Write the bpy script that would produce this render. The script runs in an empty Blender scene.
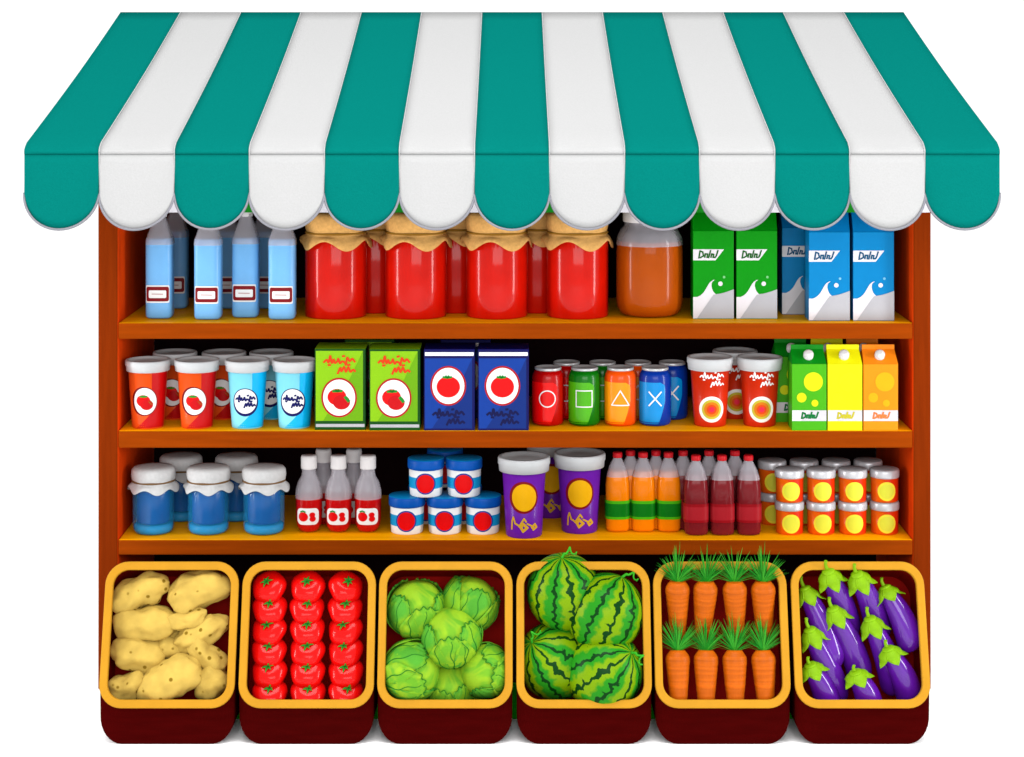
import bpy, bmesh, math, random
from mathutils import Vector, Matrix, noise, Euler
random.seed(7)
PI = math.pi
sc = bpy.context.scene
C = sc.collection
# ------------------------------------------------------------------ measures
D0, EYE, VY, S = 5.0, 1.615, 44.0, 400.0        # camera distance, eye height, horizon row, pixels per metre at the stall front
K = 1.018 / S                                   # metres per photo pixel on the goods

def X(px, y): return (px - 512.0) * (D0 + y) / (S * D0)
def Z(py, y): return EYE - (py - VY) * (D0 + y) / (S * D0)
Z1, Z2, Z3 = Z(323, 0), Z(431, 0), Z(540, 0)    # the three shelf tops

# ------------------------------------------------------------------ materials
def lin(c):
    c /= 255.0
    return c / 12.92 if c <= 0.04045 else ((c + 0.055) / 1.055) ** 2.4
MATS = {}
GAIN = 0.72
def rgb(c, g=None):
    g = GAIN if g is None else g
    return tuple(min(0.95, max(0.0008, lin(v) * g)) for v in c) + (1.0,)

def mat(name, c, rough=0.5, coat=0.0, spec=0.35, var=0.06, scale=14.0, alpha=1.0, bump=0.0, metal=0.0, stretch=None, gain=None, sheen=0.0):
    if name in MATS: return MATS[name]
    m = bpy.data.materials.new(name); m.use_nodes = True
    nt = m.node_tree; b = nt.nodes['Principled BSDF']; L = nt.links
    b.inputs['Roughness'].default_value = rough
    b.inputs['Specular IOR Level'].default_value = spec*0.28
    b.inputs['Coat Weight'].default_value = coat*0.32
    b.inputs['Coat Roughness'].default_value = 0.08
    b.inputs['Metallic'].default_value = metal
    b.inputs['Alpha'].default_value = alpha
    col = rgb(c, gain)
    tc = nt.nodes.new('ShaderNodeTexCoord'); mp = nt.nodes.new('ShaderNodeMapping')
    L.new(tc.outputs['Object'], mp.inputs[0])
    if stretch: mp.inputs['Scale'].default_value = stretch
    n = nt.nodes.new('ShaderNodeTexNoise'); n.inputs['Scale'].default_value = scale; n.inputs['Detail'].default_value = 6
    L.new(mp.outputs[0], n.inputs['Vector'])
    mr = nt.nodes.new('ShaderNodeMapRange')
    mr.inputs['From Min'].default_value = 0.3; mr.inputs['From Max'].default_value = 0.7
    mr.inputs['To Min'].default_value = 1 - var; mr.inputs['To Max'].default_value = 1 + var
    L.new(n.outputs['Fac'], mr.inputs['Value'])
    mx = nt.nodes.new('ShaderNodeVectorMath'); mx.operation = 'SCALE'
    mx.inputs[0].default_value = col[:3]; L.new(mr.outputs[0], mx.inputs['Scale'])
    L.new(mx.outputs[0], b.inputs['Base Color'])
    rr = nt.nodes.new('ShaderNodeMapRange')
    rr.inputs['To Min'].default_value = max(0.02, rough - 0.06); rr.inputs['To Max'].default_value = min(1, rough + 0.06)
    L.new(n.outputs['Fac'], rr.inputs['Value']); L.new(rr.outputs[0], b.inputs['Roughness'])
    if bump:
        bp = nt.nodes.new('ShaderNodeBump'); bp.inputs['Strength'].default_value = bump; bp.inputs['Distance'].default_value = 0.004
        L.new(n.outputs['Fac'], bp.inputs['Height']); L.new(bp.outputs[0], b.inputs['Normal'])
    MATS[name] = m
    return m

# ------------------------------------------------------------------ mesh builder
class MB:
    def __init__(s): s.v, s.f, s.m, s.sm, s.mats = [], [], [], [], []
    def mi(s, m):
        if m not in s.mats: s.mats.append(m)
        return s.mats.index(m)
    def face(s, idx, m, smooth=False):
        s.f.append(tuple(idx)); s.m.append(s.mi(m)); s.sm.append(smooth)
    def add(s, pts):
        i = len(s.v); s.v.extend(Vector(p) for p in pts); return i
    def grid(s, rows, m, smooth=True, wrap=False, flip=False):
        n = len(rows[0]); base = s.add([p for r in rows for p in r])
        for j in range(len(rows) - 1):
            for i in range(n if wrap else n - 1):
                a, b = base + j*n + i, base + j*n + (i+1) % n
                q = (a, b, b + n, a + n)
                s.face(q[::-1] if flip else q, m, smooth)
        return base
    def box(s, x0, x1, y0, y1, z0, z1, m, top=None):
        i = s.add([(x0,y0,z0),(x1,y0,z0),(x1,y1,z0),(x0,y1,z0),(x0,y0,z1),(x1,y0,z1),(x1,y1,z1),(x0,y1,z1)])
        for q in ((0,3,2,1),(0,1,5,4),(1,2,6,5),(2,3,7,6),(3,0,4,7)): s.face([i+k for k in q], m)
        s.face([i+k for k in (4,5,6,7)], top or m)
    def lathe(s, prof, m, seg=48, n=2.0, mats=None, cap=True, smooth=True):
        """prof: (radius, height) from the bottom up; mats: one per band; n > 2 squares the plan."""
        rows = []
        for r, z in prof:
            rows.append([(r*se(a, n)*math.sin(a), -r*se(a, n)*math.cos(a), z) for a in (2*PI*i/seg for i in range(seg))])
        base = s.add([p for r in rows for p in r])
        for j in range(len(rows)-1):
            mm = mats[j] if mats else m
            for i in range(seg):
                a, b = base + j*seg + i, base + j*seg + (i+1) % seg
                s.face((a, b, b+seg, a+seg), mm, smooth)
        if cap:
            s.face([base + i for i in range(seg)][::-1], mats[0] if mats else m)
            k = base + (len(rows)-1)*seg
            s.face([k + i for i in range(seg)], mats[-1] if mats else m)
    def tube(s, pts, r, m, seg=8, smooth=True, cap=True):
        pts = [Vector(p) for p in pts]; rows = []
        rs = r if isinstance(r, (list, tuple)) else [r]*len(pts)
        up = None
        for i, p in enumerate(pts):
            d = (pts[min(i+1, len(pts)-1)] - pts[max(i-1, 0)]).normalized()
            if up is None:
                up = d.cross(Vector((0,0,1)) if abs(d.z) < 0.9 else Vector((1,0,0))).normalized()
            else:
                up = (up - d*up.dot(d)).normalized()
            w = d.cross(up)
            rows.append([p + (up*math.cos(2*PI*k/seg) + w*math.sin(2*PI*k/seg))*rs[i] for k in range(seg)])
        b = s.grid(rows, m, smooth, True)
        if cap:
            s.face([b+k for k in range(seg)][::-1], m); e = b + (len(pts)-1)*seg
            s.face([e+k for k in range(seg)], m)
    def ball(s, fn, m, nu=40, nv=24):
        """fn(unit direction) -> point"""
        rows = []
        for j in range(1, nv):
            t = PI*j/nv
            rows.append([fn(Vector((math.sin(t)*math.sin(2*PI*i/nu), -math.sin(t)*math.cos(2*PI*i/nu), -math.cos(t)))) for i in range(nu)])
        b = s.grid(rows, m, True, True)
        lo, hi = s.add([fn(Vector((0,0,-1)))]), s.add([fn(Vector((0,0,1)))])
        e = b + (nv-2)*nu
        for i in range(nu):
            s.face((lo, b+(i+1) % nu, b+i), m, True); s.face((hi, e+i, e+(i+1) % nu), m, True)
    # printing: sheets and strokes laid on a surface  surf(u, v, off) -> point
    def sheet(s, surf, rows, m, off, nu=10):
        s.grid([[surf(a + (b-a)*i/nu, v, off) for i in range(nu+1)] for v, a, b in rows], m, True)
    def disc(s, surf, u, v, r, m, off, ry=None, n=18):
        ry = ry or r; rows = []
        for k in range(n+1):
            t = -PI/2 + PI*k/n
            h = max(r*math.cos(t), 1e-5)
            rows.append((v + ry*math.sin(t), u-h, u+h))
        s.sheet(surf, rows, m, off)
    def rrect(s, surf, u0, u1, v0, v1, r, m, off):
        rows = []
        for k in range(6):
            t = PI/2*k/5; rows.append((v0 + r*(1-math.cos(t)), u0 + r*(1-math.sin(t)), u1 - r*(1-math.sin(t))))
        for k in range(6):
            t = PI/2*k/5; rows.append((v1 - r + r*math.sin(t), u0 + r*(1-math.cos(t)), u1 - r*(1-math.cos(t))))
        s.sheet(surf, rows, m, off)
    def stroke(s, surf, pts, w, m, off):
        for k in range(len(pts)-1):
            (a, b), (c, d) = pts[k], pts[k+1]
            l = math.hypot(c-a, d-b) or 1e-6
            ex, ey = (c-a)/l*w*0.35, (d-b)/l*w*0.35
            nx, ny = -(d-b)/l*w/2, (c-a)/l*w/2
            a, b, c, d = a-ex, b-ey, c+ex, d+ey
            rows = []
            nn = max(2, int(l/0.0025))
            for t in [q_/nn for q_ in range(nn+1)]:
                p, q = a + (c-a)*t, b + (d-b)*t
                rows.append([surf(p+nx*f, q+ny*f, off + k*2e-6) for f in (-1, 1)])
            s.grid(rows, m, True)
    def build(s, name, parent=None, loc=None, mods=None):
        me = bpy.data.meshes.new(name); me.from_pydata(s.v, [], s.f)
        for m in s.mats: me.materials.append(m)
        me.polygons.foreach_set('material_index', s.m); me.polygons.foreach_set('use_smooth', s.sm)
        me.update()
        o = bpy.data.objects.new(name, me); C.objects.link(o)
        if parent: o.parent = parent
        if loc is not None: o.location = loc
        return o

def se(a, n):
    if n == 2.0: return 1.0
    return (abs(math.cos(a))**n + abs(math.sin(a))**n) ** (-1.0/n)
def surf_lathe(prof, n=2.0):
    def r_at(v):
        for (r0, z0), (r1, z1) in zip(prof, prof[1:]):
            if z0 <= v <= z1 and z1 > z0: return r0 + (r1-r0)*(v-z0)/(z1-z0)
        return prof[-1][0] if v > prof[-1][1] else prof[0][0]
    def f(u, v, off):
        r = r_at(v)
        a = u/r if n == 2.0 else math.atan(u/r)
        q = r*se(a, n) + off
        return (q*math.sin(a), -q*math.cos(a), v)
    return f
def surf_flat(y): return lambda u, v, off: (u, y - off, v)

def bevel(o, w, seg=2, angle=35):
    m = o.modifiers.new('bevel', 'BEVEL'); m.width = w; m.segments = seg; m.limit_method = 'ANGLE'; m.angle_limit = math.radians(angle)
    return o

# ------------------------------------------------------------------ things
def tag(o, label=None, cat=None, group=None, kind=None):
    if label: o['label'] = label
    if cat: o['category'] = cat
    if group: o['group'] = group
    if kind: o['kind'] = kind
    return o
def thing(name, cat, group=None):
    o = bpy.data.objects.new(name, None); C.objects.link(o); o.empty_display_size = 0.03
    return tag(o, None, cat, group)
def dup(root):
    r = root.copy(); C.objects.link(r)
    for ch in [c for c in root.children]:
        c = ch.copy(); C.objects.link(c); c.parent = r
        for g in [x for x in ch.children]:
            d = g.copy(); C.objects.link(d); d.parent = c
    return r
_used = set()
def put(root, loc, label, rot=None, scale=None):
    o = root if root.name not in _used else dup(root)
    _used.add(root.name); _used.add(o.name)
    o.location = loc
    if rot is not None: o.rotation_euler = rot
    if scale is not None: o.scale = scale
    o['label'] = label
    return o
def on_shelf(px, py, zs, rad):
    """where a thing stands whose front foot shows at row py on the shelf at height zs"""
    y = D0*(S*(EYE-zs)/(py-VY) - 1) + rad
    return (X(px, y), y, zs)

# ------------------------------------------------------------------ world, camera, lamps
w = bpy.data.worlds.new("World"); sc.world = w; w.use_nodes = True
bg = w.node_tree.nodes['Background']; bg.inputs[0].default_value = (1, 1, 1, 1); bg.inputs[1].default_value = 1.2
cam = bpy.data.cameras.new('camera'); co = bpy.data.objects.new('camera', cam); C.objects.link(co)
co.location = (0, -D0, EYE); co.rotation_euler = (PI/2, 0, 0)
cam.sensor_width = 36; cam.lens = 36*S*D0/1024
cam.shift_y = -(378.5 - VY)/1024; cam.clip_end = 500; sc.camera = co
def area(name, loc, target, sx, sy, energy, col=(1,1,1)):
    l = bpy.data.lights.new(name, 'AREA'); l.shape = 'RECTANGLE'; l.size = sx; l.size_y = sy; l.energy = energy; l.color = col
    o = bpy.data.objects.new(name, l); C.objects.link(o); o.location = loc
    o.rotation_euler = (Vector(target) - Vector(loc)).to_track_quat('-Z', 'Y').to_euler()
    return o
area('front_softbox', (0.3, -6.5, 2.35), (0, 0, 0.85), 4.5, 2.2, 230)
area('strip_softbox', (-4.0, -1.2, 1.25), (0, 0.1, 0.85), 0.5, 2.3, 95)
area('strip_softbox', (3.7, -1.6, 1.25), (0, 0.1, 0.85), 0.5, 2.3, 95)
area('overhead_softbox', (0, -1.6, 4.4), (0, 0.0, 1.5), 3.4, 1.6, 190)
sc.view_settings.view_transform = 'Standard'; sc.view_settings.look = 'None'
sc.view_settings.exposure = 0; sc.view_settings.gamma = 1
sc.cycles.max_bounces = 8; sc.cycles.transparent_max_bounces = 24

# ------------------------------------------------------------------ ground
g = MB(); Wg = mat('white_ground', (255,255,255), 0.9, var=0.0, spec=0.0, gain=1.0)
g.grid([[(-60,-30,0),(60,-30,0)],[(-60,90,0),(60,90,0)]], Wg, False)
tag(g.build('ground'), None, None, None, 'structure')

# ------------------------------------------------------------------ the stall
wood = mat('rust_wood', (184,76,0), 0.5, spec=0.03, var=0.13, scale=9, stretch=(0.6,3,9), bump=0.15, gain=.44)
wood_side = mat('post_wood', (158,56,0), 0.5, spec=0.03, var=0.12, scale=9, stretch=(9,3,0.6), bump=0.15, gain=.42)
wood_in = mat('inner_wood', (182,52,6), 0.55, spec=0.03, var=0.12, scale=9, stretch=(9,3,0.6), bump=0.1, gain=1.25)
amber = mat('amber_shelf_top', (250,158,0), 0.45, spec=0.05, var=0.07, gain=1.15, scale=9, stretch=(0.6,6,6), bump=0.08)
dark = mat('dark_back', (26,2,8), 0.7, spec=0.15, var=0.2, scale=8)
green_paint = mat('green_paint', (8,130,10), 0.5, spec=.05, gain=1.2)
XL0, XL1, XR0, XR1, YB = X(98,0), X(118,0), X(913,0), X(931,0), 0.513
stall = tag(thing('market_stall', 'market stall'), 'wooden market stall with three shelves of groceries under a teal and white striped awning')
YF, YT, ZF, ZT, HW = -0.526, 0.578, 1.386, 1.704, 1.0919
def slope_z(y): return ZF + (ZT-ZF)*(y-YF)/(YT-YF)
for x0, x1 in ((XL0, XL1), (XR0, XR1)):
    b = MB()
    pr = [(0,0), (YB,0), (YB, slope_z(YB)-0.06), (0, slope_z(0)-0.06)]
    i = b.add([(x0, y, z) for y, z in pr] + [(x1, y, z) for y, z in pr])
    inner_left = x1 < 0
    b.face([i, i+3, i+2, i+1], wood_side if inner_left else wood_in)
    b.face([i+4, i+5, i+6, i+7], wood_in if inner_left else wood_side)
    for k in range(4):
        q = (k+1) % 4; b.face([i+k, i+q, i+4+q, i+4+k], wood_side)
    bevel(b.build('side_panel', stall), 0.004)
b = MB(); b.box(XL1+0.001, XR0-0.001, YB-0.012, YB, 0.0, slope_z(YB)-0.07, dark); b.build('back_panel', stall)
for zs, zb in ((Z1, Z(339,0)), (Z2, Z(448,0)), (Z3, Z(555,0))):
    b = MB(); b.box(XL1+0.0005, XR0-0.0005, 0.0015, YB-0.013, zb, zs, wood, amber)
    bevel(b.build('shelf', stall), 0.0025)
b = MB(); b.box(X(112,-.216), X(917,-.216), -0.216, -0.004, 0, 0.088, green_paint, dark); b.box(XL1+.002, XR0-.002, -.0035, YB-.013, 0, .084, dark); bevel(b.build('base_platform', stall), 0.003)
# awning
teal = mat('teal_canvas', (0,148,138), 0.75, spec=0.0, var=0.05, scale=260, bump=0.12, gain=.345)
white_c = mat('white_canvas', (230,230,230), 0.75, spec=0.0, var=0.03, scale=260, bump=0.12, gain=.36)
hem = mat('grey_hem', (150,150,158), 0.7, gain=.5)
NS = 13; SW = 2*HW/NS
aw = MB()
prof = [(YT + (YF+0.026-YT)*t/14, ZT + (slope_z(YF+0.026)-ZT)*t/14 - 0.006*math.sin(PI*t/14)) for t in range(15)]
zf2 = slope_z(YF+0.026)
prof += [(YF+0.010, zf2-0.009), (YF+0.003, zf2-0.015), (YF+.0015, zf2-0.021), (YF+.003, zf2-.025)]
for k in range(NS):
    xs = [-HW + SW*(k + t/6) for t in range(7)]
    aw.grid([[(x, y, z - .0045*math.sin(PI*t_/6)*min(1, j_/3)*(j_ < 16)) for t_, x in enumerate(xs)] for j_, (y, z) in enumerate(prof)], teal if k % 2 == 0 else white_c, True, flip=True)
canopy = aw.build('awning', stall)
s_ = canopy.modifiers.new('cloth', 'SOLIDIFY'); s_.thickness = 0.003; s_.offset = -1
va = MB(); hm = MB(); seam_highlight = MB()
zt = prof[-1][1]; zs_ = Z(193, YF); zb_ = Z(228.5, YF)
for k in range(NS):
    n = 24; rowsets = []
    x0 = -HW + SW*k
    cols = []
    for i in range(n+1):
        a = PI*i/n; x = x0 + SW/2 - SW/2*math.cos(a)
        zz = zs_ - (zs_-zb_)*math.sin(a)
        yy = YF - (0.030 + .006*math.sin(k*2.4))*((zt-zz)/(zt-zb_))**1.6*math.sin(a)**.5
        cols.append((x, yy, zz))
    rows = []
    for t in range(9):
        f = t/8
        rows.append([(x, YF + .004 + (yy-YF)*f, zt + (zz-zt)*f) for x, yy, zz in cols])
    va.grid(rows, teal if k % 2 == 0 else white_c, True, flip=True)
    hm.tube([(x, yy+0.003, zz) for x, yy, zz in cols], 0.0028, hem, 6)
    if k: seam_highlight.tube([(x0, y, z+.0005) for y, z in prof] + [(x0, YF+.0035, zs_)], .0013, white_c, 6, True, False)  # raised white lines that draw in the highlights along the stripe edges
v = va.build('valance', canopy); s_ = v.modifiers.new('cloth', 'SOLIDIFY'); s_.thickness = 0.003; s_.offset = -1
hm.build('hem', canopy); seam_highlight.build('seam_highlight', canopy)
# inner fascia with its own offset stripes
fa = MB(); lg = mat('pale_fascia', (226,222,230), 0.7); gg = mat('green_fascia', (10,125,22), 0.7)
yf = -0.02; zb_ = Z(212.5, yf)
for k in range(12):
    a, c = 98.9 + 75.07*k - 37.5, 98.9 + 75.07*k + 37.5
    a, c = max(a, 104), min(c, 930)
    fa.box(X(a, yf)+0.0003, X(c, yf)-0.0003, yf, yf+0.012, zb_, slope_z(yf)-0.03, gg if k % 2 == 0 else lg)
fa.build('fascia', stall)
fr = MB(); steel = mat('awning_steel', (150,150,155), 0.4, spec=0.5)
fr.tube([(-HW+0.02, YF+0.03, ZF-0.016), (HW-0.02, YF+0.03, ZF-0.016)], 0.012, steel, 12)
fr.tube([(-HW+0.02, YT-0.02, ZT-0.03), (HW-0.02, YT-0.02, ZT-0.03)], 0.012, steel, 12)
for x in (XL0+0.02, 0, XR1-0.02):
    fr.tube([(x, YF+0.03, ZF-0.018), (x, YT-0.02, ZT-0.035)], 0.009, steel, 10)
fr.build('awning_frame', stall)

# ------------------------------------------------------------------ shared materials for goods
WHT = mat('print_white', (240,240,240), 0.45, spec=0.3, var=0.02)
LID = mat('lid_white', (210,212,214), 0.4, spec=0.4, var=0.02, gain=.62)
RED = mat('print_red', (226,4,8), 0.4)
GRN = mat('print_green', (20,140,40), 0.4)
NAVY = mat('print_navy', (14,16,90), 0.4)
MAROON = mat('print_maroon', (130,10,20), 0.4)

def scribble(mb, surf, u0, u1, v0, v1, m, off, w, mirror=False):
    """two lines of joined-up hand lettering, the second short and set to the right"""
    l1 = [(0,.66),(.09,.78),(.15,.64),(.20,1.0),(.25,.62),(.31,.80),(.35,.62),(.42,.70),(.46,.84),(.51,.60),(.58,.70),(.66,.64),(.70,.52),(.74,.90),(.82,.72),(.90,.84),(.98,.68)]
    l2 = [(.44,.04),(.52,.34),(.56,.16),(.64,.40),(.70,.14),(.78,.38),(.84,.14),(.93,.24),(.99,.16)]
    dots = [[(.14,.50),(.20,.50)], [(.60,.98),(.65,1.0)], [(.76,.50),(.82,.52)]]
    def smooth(p):
        o = []
        for i in range(len(p)-1):
            a, b_, c, d = p[max(i-1,0)], p[i], p[i+1], p[min(i+2,len(p)-1)]
            for t in (0, .25, .5, .75):
                o.append(tuple(.5*(2*b_[j] + (c[j]-a[j])*t + (2*a[j]-5*b_[j]+4*c[j]-d[j])*t*t + (3*b_[j]-a[j]-3*c[j]+d[j])*t**3) for j in (0,1)))
        return o + [p[-1]]
    l1, l2 = smooth(l1), smooth(l2)
    for p in [l1, l2] + dots:
        mb.stroke(surf, [(u0 + (u1-u0)*a, v0 + (v1-v0)*b) for a, b in p], w, m, off)
def script_word(mb, surf, u0, u1, v0, v1, m, off, w):
    """one slanted word of five joined letters"""
    p = [(0,0),(.06,.95),(.2,.8),(.24,.3),(.08,.05)], [(.3,.1),(.33,.55),(.45,.55),(.42,.1),(.5,.1)], [(.5,.05),(.6,1)], [(.62,.1),(.66,.55),(.76,.5),(.73,.1),(.8,.1)], [(.84,.1),(.9,.35),(.94,.7),(.98,1)]
    for q in p: mb.stroke(surf, [(u0+(u1-u0)*a, v0+(v1-v0)*b) for a, b in q], w, m, off)
def tomato_print(mb, surf, u, v, r, off, second=True):
    mb.disc(surf, u - .14*r*second, v + .04*r, r*.62, RED, off, r*.54)
    if second:
        mb.disc(surf, u + .16*r, v - .3*r, r*.56, mat('print_scarlet', (196,4,14), 0.4), off+2e-5, r*.48)
        mb.stroke(surf, [(u+.42*r, v+.02*r), (u+.62*r, v-.22*r)], r*.2, GRN, off+6e-5)
    for a in (-.9, -.35, .25, .8):
        mb.stroke(surf, [(u - .1*r*second, v+.42*r), (u - .1*r*second + .38*r*math.sin(a), v + .42*r + .2*r*math.cos(a) - .12*r)], r*.15, GRN, off+6e-5)

# ------------------------------------------------------------------ top shelf: water bottles
glass = mat('cloudy_plastic', (205,200,208), 0.12, coat=0.6, alpha=0.45, var=0.0)
clear = mat('clear_plastic', (40,42,44), 0.08, coat=0.6, alpha=0.012, var=0.0)
water = mat('blue_water', (120,188,246), 0.15, coat=0.6, var=0.05, gain=0.72)
capw = mat('cap_white', (225,222,222), 0.4)
k = K
def make_water_bottle():
    t = thing('water_bottle', 'bottle', 'water bottles on the top shelf')
    pr = [(12.6*k,0), (13.6*k,1.5*k), (14*k,4*k), (14*k,74*k), (13.4*k,79*k), (11*k,86*k), (6.6*k,98*k), (6*k,100*k), (6*k,104*k)]
    b = MB(); b.lathe(pr, glass, 40, 4.0, cap=False, mats=[clear]*3+[glass]*5); b.build('bottle', t)
    b = MB(); pw = [(12*k,.8*k), (13.1*k,2.6*k), (13.4*k,5*k), (13.4*k,74*k), (13.1*k,79*k), (12.8*k,80.5*k)]
    b.lathe(pw, water, 40, 4.0); b.build('water', t)
    b = MB(); b.lathe([(6.6*k,101*k), (6.8*k,102*k), (6.8*k,108*k), (6*k,109*k)], capw, 32); b.build('cap', t)
    b = MB(); sf = surf_lathe(pr, 4.0)
    b.rrect(sf, -13.4*k, 13.4*k, 16.5*k, 34*k, 2*k, WHT, .0006)
    b.rrect(sf, -12.2*k, 12.2*k, 18*k, 32.6*k, 2.4*k, MAROON, .0012)
    b.rrect(sf, -8.6*k, 8.6*k, 21.4*k, 29*k, 1.2*k, WHT, .0018)
    lt = mat('print_grey', (200,170,170), 0.5)
    b.stroke(sf, [(-5*k,25.4*k), (5*k,25.2*k)], 1.1*k, lt, .0024)
    b.build('label', t)
    return t
wb = make_water_bottle()
rb = 14*K
for px, py, lab in ((160,319.5,'blue water bottle at the open end of the front row, nearest the side panel'),
                    (208.5,320.5,'second blue water bottle from the side panel, front row, red framed label'),
                    (246,318.5,'third blue water bottle from the side panel, front row, its white cap showing'),
                    (282.5,320.5,'front row blue water bottle beside the cloth covered red jars')):
    put(wb, on_shelf(px, py, Z1, rb), lab)
for px, lab in ((175.5,'shaded blue water bottle standing behind the bottle nearest the side panel'),
                (227,'shaded water bottle half hidden behind the second and third front bottles'),
                (265,'shaded water bottle half hidden behind the two front bottles nearest the red jars')):
    put(wb, on_shelf(px, 309.5, Z1, rb), lab)

# ------------------------------------------------------------------ jars with cloth covers
def cloth_cover(mb, R, z_top, z_tie, z_hem, m, r_tie, dz, nw=8, ph=0.4, top_r=None):
    top_r = top_r or R*.92
    seg = 96; rows = []
    def ring(r, z, wave=0, wr=0):
        return [((r + wr*math.cos(nw*a+ph))*math.sin(a), -(r + wr*math.cos(nw*a+ph))*math.cos(a), z + wave*math.sin(nw*a+ph)) for a in (2*PI*i/seg for i in range(seg))]
    h = z_top - z_tie
    rows = [ring(top_r*.02, z_top), ring(top_r*.55, z_top-.01*h), ring(top_r*.88, z_top-.05*h), ring(top_r*.98, z_top-.22*h), ring(top_r, z_top-.55*h, 0, .006*R),
            ring((top_r+r_tie)/2, z_tie+.18*h, 0, .012*R), ring(r_tie, z_tie, 0, .02*R), ring(r_tie*1.02, z_tie-.12*h, 0, .03*R),
            ring((R+r_tie)/2, z_tie-.35*(z_tie-z_hem), dz*.3, .03*R), ring(R, z_tie-.75*(z_tie-z_hem), dz*.8, .035*R), ring(R*1.0, z_hem, dz, .04*R)]
    mb.grid(rows, m, True, True, flip=True)
    mb.grid([rows[-1], ring(R*.97, z_hem+.001, dz, .04*R), ring(r_tie*.99, z_tie-.002)], m, True, True, flip=True)
jam = mat('red_preserve', (214,20,4), 0.3, coat=.8, spec=0.1, gain=.64, var=0.05, scale=30)
burlap = mat('tan_cloth', (226,172,100), 0.85, spec=0.1, var=0.12, scale=120, bump=0.4)
string = mat('tan_string', (150,105,30), 0.8)
def make_red_jar():
    t = thing('preserve_jar', 'jar', 'cloth covered red jars on the top shelf')
    b = MB(); b.lathe([(29*k,0), (30.6*k,.8*k), (31*k,2.2*k), (31*k,78*k), (29*k,84*k), (26*k,88*k), (26*k,96*k)], jam, 64); b.build('jar', t)
    b = MB(); cloth_cover(b, 36*k, 106*k, 84.5*k, 73*k, burlap, 29.5*k, 4.8*k, 5, 2.6, 31.5*k); b.build('cloth_cover', t)
    b = MB(); b.lathe([(30*k,83.6*k), (31*k,84*k), (31*k,85.4*k), (30*k,85.8*k)], string, 64, cap=False); b.build('string', t)
    return t
rj = make_red_jar()
for px, lab in ((336,'cloth covered red jar beside the water bottles, front row'),
                (416,'cloth covered red jar second from the water bottles, front row'),
                (497,'cloth covered red jar third from the water bottles, front row'),
                (577.5,'cloth covered red jar beside the amber honey jar, front row')):
    put(rj, on_shelf(px, 320, Z1, 31*K), lab, (0,0,random.uniform(-.1,.1)))
for px, lab in ((376,'dark red jar behind the gap of the two front jars nearest the water'),
                (456.5,'dark red jar behind the gap between the middle two front jars'),
                (537,'dark red jar behind the gap of the two front jars nearest the honey')):
    y = .245; put(rj, (X(px,y), y, Z1), lab, (0,0,random.uniform(-.3,.3)))

def make_honey():
    t = thing('honey_jar', 'jar')
    out = [(24*k,0), (30*k,2*k), (33.5*k,8*k), (34.5*k,16*k), (34.5*k,62*k), (34*k,72*k), (32.5*k,80*k), (29*k,87*k), (25*k,91*k), (25*k,99*k)]
    b = MB(); b.lathe(out, glass, 64, cap=False, mats=[clear]*5+[glass]*4); b.build('jar', t)
    hon = mat('amber_honey', (174,74,0), 0.35, coat=.45, spec=0.1, var=0.05)
    hs = mat('honey_surface', (112,34,4), 0.15, coat=0.6)
    ins = [(23*k,1*k), (29*k,3*k), (32.5*k,9*k), (33.5*k,16*k), (33.5*k,62*k), (33*k,71*k), (32*k,76*k)]
    b = MB(); b.lathe(ins, hon, 64, mats=[hon]*6); b.f.pop(); b.m.pop(); b.sm.pop()
    top = b.add([(32*k*math.sin(2*PI*i/64), -32*k*math.cos(2*PI*i/64), 76*k) for i in range(64)]); b.face([top+i for i in range(64)], hs); b.build('honey', t)
    b = MB(); b.lathe([(26.5*k,95*k), (27*k,96*k), (27*k,107*k), (25*k,109*k)], capw, 48); b.build('lid', t)
    return t
put(make_honey(), on_shelf(649.5, 320, Z1, 34*K), 'round glass jar of amber honey between the red jars and the green cartons')

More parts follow.
